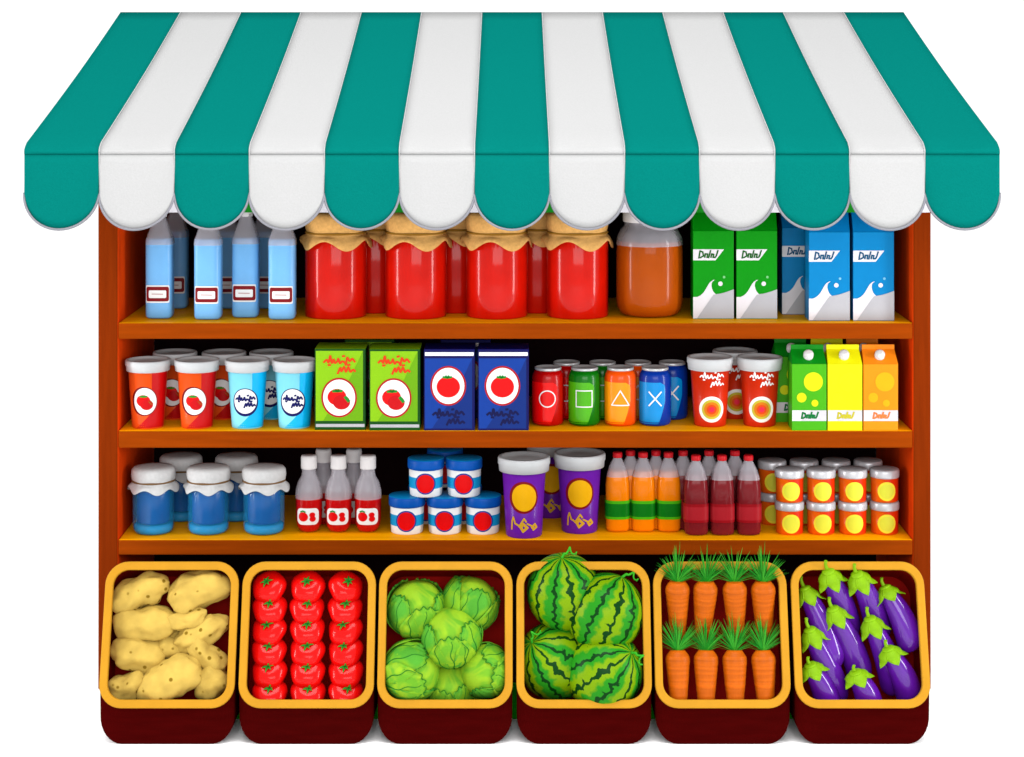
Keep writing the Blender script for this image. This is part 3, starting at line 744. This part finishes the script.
def make_crate():
    t = thing('produce_crate', 'crate', 'tilted produce crates along the stall foot')
    org = Vector((0, YM, ZM))
    def P(p, extra=Vector((0,0,0))): return Vector((p[0], 0, 0)) + tu*p[1] + extra
    o_, i_ = rr_loop(CW, RL, .052), rr_loop(CW-.006, RL-.006, .050)
    b = MB()
    back_in = lambda p: BACK(p) - Vector((0, .006, 0))
    def dr(p): return DROP*(0.5 - p[1]/RL)
    b.grid([[P(p) for p in o_], [P(p, dr(p)) for p in o_], [P(p, dr(p)+BACK(p)) for p in o_]], cr_body, False, True, flip=True)
    b.grid([[P(p) for p in i_], [P(p, dr(p) + Vector((0,0,.006)) * (0.5 - p[1]/RL)) for p in i_], [P(p, dr(p)+back_in(p)+Vector((0,0,.004))) for p in i_]], cr_in, False, True)
    n = len(o_); i0 = b.add([P(p, dr(p)+BACK(p)) for p in o_]); b.face([i0+j for j in range(n)], cr_body)
    i0 = b.add([P(p, dr(p)+back_in(p)+Vector((0,0,.004))) for p in i_]); b.face([i0+j for j in range(n)][::-1], cr_in)
    o = b.build('body', t)
    m = RL/2 - .0
    b = MB(); e = .0015
    A, B = rr_loop(CW+e, RL+e, .053), rr_loop(CW-.035, RL-.037, .036)
    h = .010
    ringA, ringB = [P(p, tn_*0.0005) for p in A], [P(p, tn_*h) for p in A]
    ringC, ringD = [P(p, tn_*h) for p in B], [P(p, -tn_*.006) for p in B]
    back = [P(p, -tn_*.006) for p in rr_loop(CW-.012, RL-.012, .047)]
    b.grid([ringA, ringB, ringC, ringD, back], cr_rim, False, True)
    bevel(b.build('rim', t), .003, 3)
    return t
crate = make_crate()
CC = (170, 308, 445.5, 583.5, 721, 859.5)
for px, lab in zip(CC, ('maroon crate with yellow rim full of potatoes', 'maroon crate with yellow rim holding columns of tomatoes', 'maroon crate with yellow rim holding cabbages',
        'maroon crate with yellow rim piled with watermelons', 'maroon crate with yellow rim holding two rows of carrots', 'maroon crate with yellow rim full of purple eggplants')):
    put(crate, (X(px, YM), YM, ZM), lab)

def in_crate(px, py, deep):
    """a point deep metres (horizontally) behind the plane of the crate rims"""
    lo, hi = -0.6, 0.3
    for _ in range(40):
        y = (lo+hi)/2
        z = Z(py, y); yr = YM + (z-ZM)*tu.y/tu.z + deep
        if y < yr: lo = y
        else: hi = y
    return Vector((X(px, y), y, Z(py, y)))
KC = (D0-0.34)/(S*D0)                           # metres per photo pixel at the crates

# potatoes
def spotted(name, c, spot, hi):
    m = mat(name, c, .6, spec=.12, var=.14, scale=26, bump=.3, gain=.52)
    nt = m.node_tree; b = nt.nodes['Principled BSDF']; src = b.inputs['Base Color'].links[0].from_socket
    tc = nt.nodes.new('ShaderNodeTexCoord'); vo = nt.nodes.new('ShaderNodeTexVoronoi'); vo.inputs['Scale'].default_value = 34
    nt.links.new(tc.outputs['Object'], vo.inputs['Vector'])
    r = nt.nodes.new('ShaderNodeMapRange'); r.inputs['From Min'].default_value = .12; r.inputs['From Max'].default_value = .19; r.inputs['To Min'].default_value = 1; r.inputs['To Max'].default_value = 0
    nt.links.new(vo.outputs['Distance'], r.inputs['Value'])
    mx = nt.nodes.new('ShaderNodeMix'); mx.data_type = 'RGBA'
    nt.links.new(r.outputs[0], mx.inputs['Factor']); nt.links.new(src, mx.inputs[6]); mx.inputs[7].default_value = rgb(spot)
    nt.links.new(mx.outputs[2], b.inputs['Base Color'])
    return m
pot = spotted('potato_skin', (226,190,92), (128,100,24), None)
POT = [(139,594,56,32,14,1,'knobbly potato in the upper corner against the crate side nearest the post'), (199,594,58,38,24,1,'large potato in the upper corner nearest the tomatoes'),
       (146,624,58,38,16,2,'round bellied potato just below the upper post side corner'), (188,618,36,20,14,0,'small potato tucked under the large upper potato'),
       (201,633,52,27,18,1,'long slanting potato below the small tucked one'), (138,656,50,34,-24,2,'bent potato midway down the post side'),
       (172,649,36,24,4,3,'small potato at the middle of the heap'), (207,655,40,26,-30,1,'tapered potato midway down the tomato side'),
       (128,685,38,30,10,2,'stubby potato in the bottom corner nearest the post'), (171,680,60,40,14,0,'big potato filling the bottom centre of the crate'),
       (213,684,34,34,40,2,'upright potato in the bottom corner nearest the tomatoes')]
def blob(L, H, seed):
    b = MB(); off = Vector((seed*3.1, seed*1.7, seed*5.3))
    def fn(d):
        n = 1 + .20*noise.noise(d*1.7+off) + .06*noise.noise(d*3.8+off)
        waist = 1 - .16*math.exp(-((d.x-.15*math.sin(seed))/.35)**2)
        return Vector((d.x*L/2*n, d.y*H/2*.95*n*waist, d.z*H/2*n*waist + .10*H*math.sin(d.x*2+seed)))
    b.ball(fn, pot, 48, 30)
    return b
for i, (px, py, L, H, a, dp, lab) in enumerate(POT):
    o = blob(L*KC*1.13, H*KC*1.14, i*1.37+.4).build('potato')
    tag(o, lab, 'potato', 'potatoes in the crate')
    o.location = in_crate(px, py, .030 + .012*dp); o.rotation_euler = (random.uniform(-.15,.15), -math.radians(a), 0)
for i, (px, py) in enumerate(((157,642), (190,664))):
    o = blob(50*KC, 34*KC, i*2.1+9).build('potato'); tag(o, 'shaded potato deep in the heap ' + ('behind the bent one', 'behind the big bottom one', 'behind the upper pair', 'behind the small tucked one')[i], 'potato', 'potatoes in the crate')
    o.location = in_crate(px, py, .085); o.rotation_euler = (0, random.uniform(-.6,.6), 0)

# tomatoes
tom = mat('tomato_skin', (226,10,8), .25, coat=.5, spec=.2, gain=.62, var=.08, scale=18)
leafg = mat('tomato_calyx', (24,120,30), .6, var=.15)
def make_tomato():
    t = thing('tomato', 'tomato', 'tomatoes in the crate')
    b = MB(); R, Hh = 17.6*KC, 11.9*KC
    def fn(d):
        a = math.atan2(d.x, d.y); lob = 1 + .035*math.cos(5*a)*(1-d.z*d.z)
        dent = -.22*math.exp(-((1-d.z)/.10)) if d.z > .4 else 0
        return Vector((d.x*R*lob, d.y*R*lob, (d.z+dent)*Hh))
    b.ball(fn, tom, 40, 24); b.build('fruit', t)
    b = MB()
    for q in range(6):
        a = 2*PI*q/6 + .2; L = .0145*(1 + .2*math.sin(q*2.3))
        rows = []
        for s_ in range(5):
            f = s_/4; r = L*f; wd = .0034*(1-f)**.7 + .0003; z = Hh*(.86) + .004*math.sin(PI*f*.8) - .002*f
            c = Vector((math.sin(a), math.cos(a), 0)); n_ = Vector((c.y, -c.x, 0))
            rows.append([c*r + n_*wd + Vector((0,0,z)), c*r + Vector((0,0,z+.001)), c*r - n_*wd + Vector((0,0,z))])
        b.grid(rows, leafg, True)
    b.tube([(0,0,Hh*.8), (.001,0,Hh*.95+.004), (.003,0,Hh+.008)], [.0018,.0015,.0019], leafg, 8)
    b.build('calyx', t)
    return t
tm = make_tomato()
rows_n = ('top row', 'second row', 'third row', 'fourth row', 'fifth row', 'bottom row')
for ci, (px, cn) in enumerate(((269.5,'column nearest the potatoes'), (307.5,'middle column'), (345.5,'column nearest the cabbages'))):
    for ri in range(6):
        put(tm, in_crate(px + random.uniform(-.6,.6), 587 + 21.2*ri, .030 + .002*ri), 'tomato in the %s, %s' % (rows_n[ri], cn), (math.radians(44), random.uniform(-.06,.14), random.uniform(-.35,.35)), (1, 1, random.uniform(.95,1.04)))

# cabbages
def cab_mat(name, c1, c2):
    m = mat(name, c1, .5, spec=.2, var=.12, scale=20, bump=.25, gain=.58)
    nt = m.node_tree; b = nt.nodes['Principled BSDF']; src = b.inputs['Base Color'].links[0].from_socket
    tc = nt.nodes.new('ShaderNodeTexCoord'); n = nt.nodes.new('ShaderNodeTexNoise'); n.inputs['Scale'].default_value = 16; n.inputs['Distortion'].default_value = 1.2
    nt.links.new(tc.outputs['Object'], n.inputs['Vector'])
    r = nt.nodes.new('ShaderNodeMapRange'); r.inputs['From Min'].default_value = .42; r.inputs['From Max'].default_value = .58; nt.links.new(n.outputs['Fac'], r.inputs['Value'])
    mx = nt.nodes.new('ShaderNodeMix'); mx.data_type = 'RGBA'
    nt.links.new(r.outputs[0], mx.inputs['Factor']); nt.links.new(src, mx.inputs[6]); mx.inputs[7].default_value = rgb(c2, .58)
    nt.links.new(mx.outputs[2], b.inputs['Base Color'])
    return m
cabA, cabB = cab_mat('cabbage_leaf', (150,196,40), (108,176,40)), cab_mat('cabbage_outer_leaf', (84,168,48), (126,184,36))
vein = mat('cabbage_vein', (28,112,26), .5)
def make_cabbage():
    t = thing('cabbage', 'cabbage', 'cabbages in the crate')
    R = 28*KC
    b = MB(); b.ball(lambda d: Vector((d.x*R, d.y*R, d.z*R*.97))*(1 + .03*noise.noise(d*2.2)), cabA, 40, 26); b.build('head', t)
    # leaves wrap the head from the foot upward, each a ruffled shell with raised veins
    for q, (a0, sp, top, mm) in enumerate(((-.95,.8,.92,cabB), (1.0,.78,.86,cabB), (.1,.85,.62,cabA), (2.5,.9,.9,cabB), (-2.4,.9,.9,cabB))):
        lift = 1.02 + .014*q
        def P(u, v, ex=0):           # u -1..1 across, v 0..1 from foot to tip
            th = -PI/2 + v*(PI*.5 + top*.9)
            wd = sp*(.35 + .75*math.sin(PI*min(1, .15+v*.75)))
            a = a0 + u*wd
            ruff = .018*math.sin(9*u*v*2 + q) * (abs(u)**2 + v**4) + .05*(abs(u)**6 + v**10)*.6
            r = R*(lift + ruff) + ex
            vv = th - .18*u*u*v + .05*math.sin(11*u + q)*v**6
            return Vector((r*math.cos(vv)*math.sin(a), -r*math.cos(vv)*math.cos(a), r*.97*math.sin(vv)))
        b = MB(); b.grid([[P(-1+2*i/18, .08+.92*j/18) for i in range(19)] for j in range(19)], mm, True)
        o = b.build('leaf', t); s2 = o.modifiers.new('thick', 'SOLIDIFY'); s2.thickness = .0012; s2.offset = -1
        b = MB()
        for u0, u1 in ((0,.05), (-.3,-.75), (.3,.8)):
            b.tube([P(u0 + (u1-u0)*f + .10*math.sin(f*13+q+u0*7)*f, .18 + .76*f, .0003) for f in (i/14 for i in range(15))], [.0016*(1-.55*i/14) for i in range(15)], vein, 6)
        edge = [P(-1+2*i/36, 1.0, .0002) for i in range(37)]
        b.tube(edge, .0009, vein, 6)
        b.build('vein', o)
    return t
cb = make_cabbage()
CAB = [(417,609,29,.046,(.25,0,.2),'cabbage in the upper corner nearest the tomatoes'), (470,604,28,.060,(.3,.2,1.2),'cabbage in the upper corner nearest the watermelons'),
       (451,637,29.5,.022,(.3,-.1,-.1),'cabbage at the centre of the heap, overlapping the others'), (412,671,29,.035,(.5,1.3,.4),'cabbage in the bottom corner nearest the tomatoes, lying sideways'),
       (485,671,26,.045,(.5,-1.3,.3),'small cabbage in the bottom corner nearest the watermelons'), (450,686,26,.075,(.4,.3,-.3),'cabbage at the bottom centre, half sunk behind the rim')]
for px, py, r, dp, rot, lab in CAB:
    put(cb, in_crate(px, py, dp), lab, rot, (r/28,)*3)

# watermelons
def melon_mat():
    m = bpy.data.materials.new('watermelon_rind'); m.use_nodes = True
    nt = m.node_tree; b = nt.nodes['Principled BSDF']; L = nt.links
    b.inputs['Roughness'].default_value = .35; b.inputs['Specular IOR Level'].default_value = .06
    def N(t, **kw):
        n = nt.nodes.new(t)
        for a, v in kw.items(): setattr(n, a, v)
        return n
    def M(op, a, bb=None):
        n = N('ShaderNodeMath', operation=op)
        for i, v in enumerate((a, bb)):
            if v is None: continue
            if isinstance(v, (int, float)): n.inputs[i].default_value = v
            else: L.new(v, n.inputs[i])
        return n.outputs[0]
    tc = N('ShaderNodeTexCoord'); sx = N('ShaderNodeSeparateXYZ'); L.new(tc.outputs['Object'], sx.inputs[0])
    ang = M('ARCTAN2', sx.outputs[0], sx.outputs[1])
    ns = N('ShaderNodeTexNoise'); ns.inputs['Scale'].default_value = 52; ns.inputs['Detail'].default_value = 3; L.new(tc.outputs['Object'], ns.inputs['Vector'])
    jit = M('MULTIPLY', M('SUBTRACT', ns.outputs['Fac'], .5), 5.2)
    zig = M('MULTIPLY', M('PINGPONG', M('MULTIPLY', sx.outputs[2], 1.0), .011), 85.0)
    ph = M('ADD', M('ADD', M('MULTIPLY', ang, 12.0), jit), zig)
    s1 = M('SINE', ph)
    s2 = M('SINE', M('ADD', M('MULTIPLY', ph, .5), .6))
    w1 = N('ShaderNodeMapRange'); L.new(s1, w1.inputs[0]); w1.inputs['From Min'].default_value = .66; w1.inputs['From Max'].default_value = .78
    w2 = N('ShaderNodeMapRange'); L.new(s2, w2.inputs[0]); w2.inputs['From Min'].default_value = -.35; w2.inputs['From Max'].default_value = .25
    mA = N('ShaderNodeMix', data_type='RGBA'); L.new(w2.outputs[0], mA.inputs['Factor']); mA.inputs[6].default_value = rgb((38,140,26), .62); mA.inputs[7].default_value = rgb((126,166,6), .56)
    mB = N('ShaderNodeMix', data_type='RGBA'); L.new(w1.outputs[0], mB.inputs['Factor']); L.new(mA.outputs[2], mB.inputs[6]); mB.inputs[7].default_value = rgb((2,66,14), .5)
    L.new(mB.outputs[2], b.inputs['Base Color'])
    return m
mel = melon_mat(); tendril = mat('green_tendril', (50,160,30), .5)
def make_melon():
    t = thing('watermelon', 'watermelon', 'watermelons in the crate')
    R = 36*KC
    b = MB(); b.ball(lambda d: Vector((d.x*R, d.y*R, d.z*R*1.04)), mel, 56, 36); b.build('rind', t)
    b = MB(); pts = []
    for i in range(26):
        f = i/25; pts.append((.034*f + .004*math.sin(f*17)*f, -.012*f, R*1.02 + .020*math.sin(f*3) + .007*math.sin(f*15)*min(1, f*2)))
    b.tube(pts, [.0032*(1-.6*i/25) for i in range(26)], tendril, 7); b.build('tendril', t)
    return t
wm = make_melon()
for px, py, sc_, dp, rot, lab in ((564,592,1.05,.042,(.25,-.15,.3),'watermelon rising above the crate rim, nearest the cabbages'), (605,613,1.08,.030,(.12,.42,.25),'watermelon behind the crate corner nearest the carrots'),
        (555,661,1.06,.082,(.35,-.85,.25),'watermelon low in the crate on the cabbage side'), (604,671,1.08,.046,(.25,.9,-.3),'watermelon low in front, overlapping two others')):
    put(wm, in_crate(px, py, dp), lab, rot, (sc_,)*3)

# carrots
car = mat('carrot_skin', (236,112,8), .45, spec=.35, var=.22, scale=22, bump=.4, stretch=(.35,.35,5), gain=.42)
tops = [mat('carrot_leaf', (22,140,24), .5, var=.2, gain=.55), mat('carrot_leaf_pale', (60,170,40), .5, var=.2, gain=.55)]
def make_carrot(seed):
    rnd = random.Random(seed)
    t = thing('carrot', 'carrot', 'carrots in the crate')
    L = 62*KC; R = 13.2*KC; prof = []
    for i in range(30):
        f = i/29; r = R*(.55 + .45*math.sin(min(1, f*6)*PI/2))*(1 - .46*f**1.1) if f < .85 else R*(1-.46*.85**1.1)*(1-((f-.85)/.15)**2*.8)
        prof.append((max(r*(1 + .012*math.sin(i*2.1+seed) + .03*noise.noise(Vector((f*5, seed, 0)))), .0008), -f*L))
    b = MB(); b.lathe(prof[::-1], car, 28); b.build('root', t)
    b = MB()
    for q in range(90):
        a = rnd.uniform(-1, 1); dep = rnd.uniform(-.5, .5)
        ln = rnd.uniform(20, 42)*KC*(1 - .3*abs(a)); bend = a*rnd.uniform(.8, 1.35)
        m = tops[rnd.random() < .35]; rows = []
        w0 = rnd.uniform(.0008, .0019)
        for s_ in range(7):
            f = s_/6
            x = ln*math.sin(bend)*f**1.1 + rnd.uniform(-.0006,.0006); z = ln*math.cos(bend)*f*(1-.18*abs(a)*f); y_ = dep*ln*.55*f - .003
            wd = w0*(1-f**2) + .0002
            rows.append([(x-wd, y_, z-.004), (x, y_-.0008, z-.004), (x+wd, y_, z-.004)])
        b.grid(rows, m, True)
    b.build('leaves', t)
    return t
cts = [make_carrot(3), make_carrot(8), make_carrot(21)]
tang = math.atan2(tu.y, tu.z)
cn_ = ('nearest the watermelons', 'second from the watermelons', 'second from the eggplants', 'nearest the eggplants')
for ri, (py, dp, rn) in enumerate(((581,-.010,'upper'), (650,.012,'lower'))):
    for ci, px in enumerate((677.5,706,734.5,763)):
        put(cts[(ri*2+ci*2+ri) % 3], in_crate(px, py, dp), 'carrot with leafy top in the %s row, %s' % (rn, cn_[ci]), (-tang + (.42 if ri == 0 else .12), random.uniform(-.04,.04), random.uniform(-.2,.2)))

# eggplants
egg = mat('eggplant_skin', (84,18,142), .25, coat=2.2, spec=.1, var=.15, scale=16, gain=.78)
cal = mat('eggplant_calyx', (142,196,10), .5, var=.12, scale=40, gain=.5)
def make_eggplant():
    t = thing('eggplant', 'eggplant', 'eggplants in the crate')
    L = 82*KC; R = 13.8*KC; rows = []; seg = 32
    for i in range(32):
        f = i/31
        if f < .18: r = R*(.62 + .12*f/.18)
        elif f < .8: r = R*(.74 + .26*math.sin((f-.18)/.62*PI/2))
        else: r = R*math.sqrt(max(0, 1-((f-.8)/.2)**2))
        r = max(r, .0008); cx = .008*math.sin(PI*f)
        rows.append([(cx + r*math.sin(2*PI*j/seg), -r*math.cos(2*PI*j/seg), -f*L) for j in range(seg)])
    b = MB(); b.grid(rows, egg, True, True, flip=True); b.build('fruit', t)
    b = MB(); R2 = R*.74
    for q in range(5):
        a0 = 2*PI*q/5 + .15; rws = []
        for j in range(9):
            f = j/8; th = f
            wd = .72*(1 - max(0, (f-.35)/.65)**1.3) + .01
            rr = R2*(.32 + .80*min(1, f/.4)**.8) + .0014 + .014*max(0, f-.55)**1.5*2.6
            z = .010 - .040*f*1.02 - .004*math.sin(PI*f)
            rws.append([((rr)*math.sin(a0 + wd*u), -(rr)*math.cos(a0 + wd*u), z + .002*abs(u)) for u in (-1,-.5,0,.5,1)])
        b.grid(rws, cal, True, flip=True)
    i0 = None
    b.ball(lambda d: Vector((d.x*R2*.62, d.y*R2*.62, d.z*.006+.008)), cal, 20, 10)
    b.tube([(0,0,.010), (-.0015,0,.020), (-.001,-.001,.030), (.002,-.002,.038)], [.0048,.0036,.0030,.0034], cal, 10)
    o = b.build('calyx', t); s2 = o.modifiers.new('thick', 'SOLIDIFY'); s2.thickness = .0014; s2.offset = 0
    return t
eg = make_eggplant()
EGG = [(829,574,-.018,'upper eggplant whose stalk pokes over the rim nearest the carrots'), (858,577,-.018,'upper eggplant whose stalk pokes over the rim at its middle'), (886,590,.014,'eggplant in the upper corner nearest the post'),
       (806,592,.016,'eggplant in the upper corner nearest the carrots'), (834,612,-.012,'eggplant just below the upper two stalks on the carrot side'), (871,622,-.008,'eggplant at the centre toward the post, partly covered'),
       (811,633,.026,'eggplant midway down the carrot side'), (889,651,.020,'eggplant low on the post side'), (856,674,.016,'eggplant at the bottom centre, its end behind the rim'), (811,667,.012,'eggplant in the bottom corner nearest the carrots')]
EGT = (.34,.34,-.14,-.12,.14,.14,.10,.14,.18,.14); EGD = (-.018,-.018,.014,.016,.004,.006,.004,-.004,-.006,.002)
EGL = (1,1,.80,1,1,1,1,.74,.60,.68)
for i, (px, py, dp, lab) in enumerate(EGG):
    put(eg, in_crate(px, py, EGD[i]+.016), lab, (EGT[i], -math.radians(21 + (i*7 % 5) - 2), 0), (1, 1, EGL[i]))
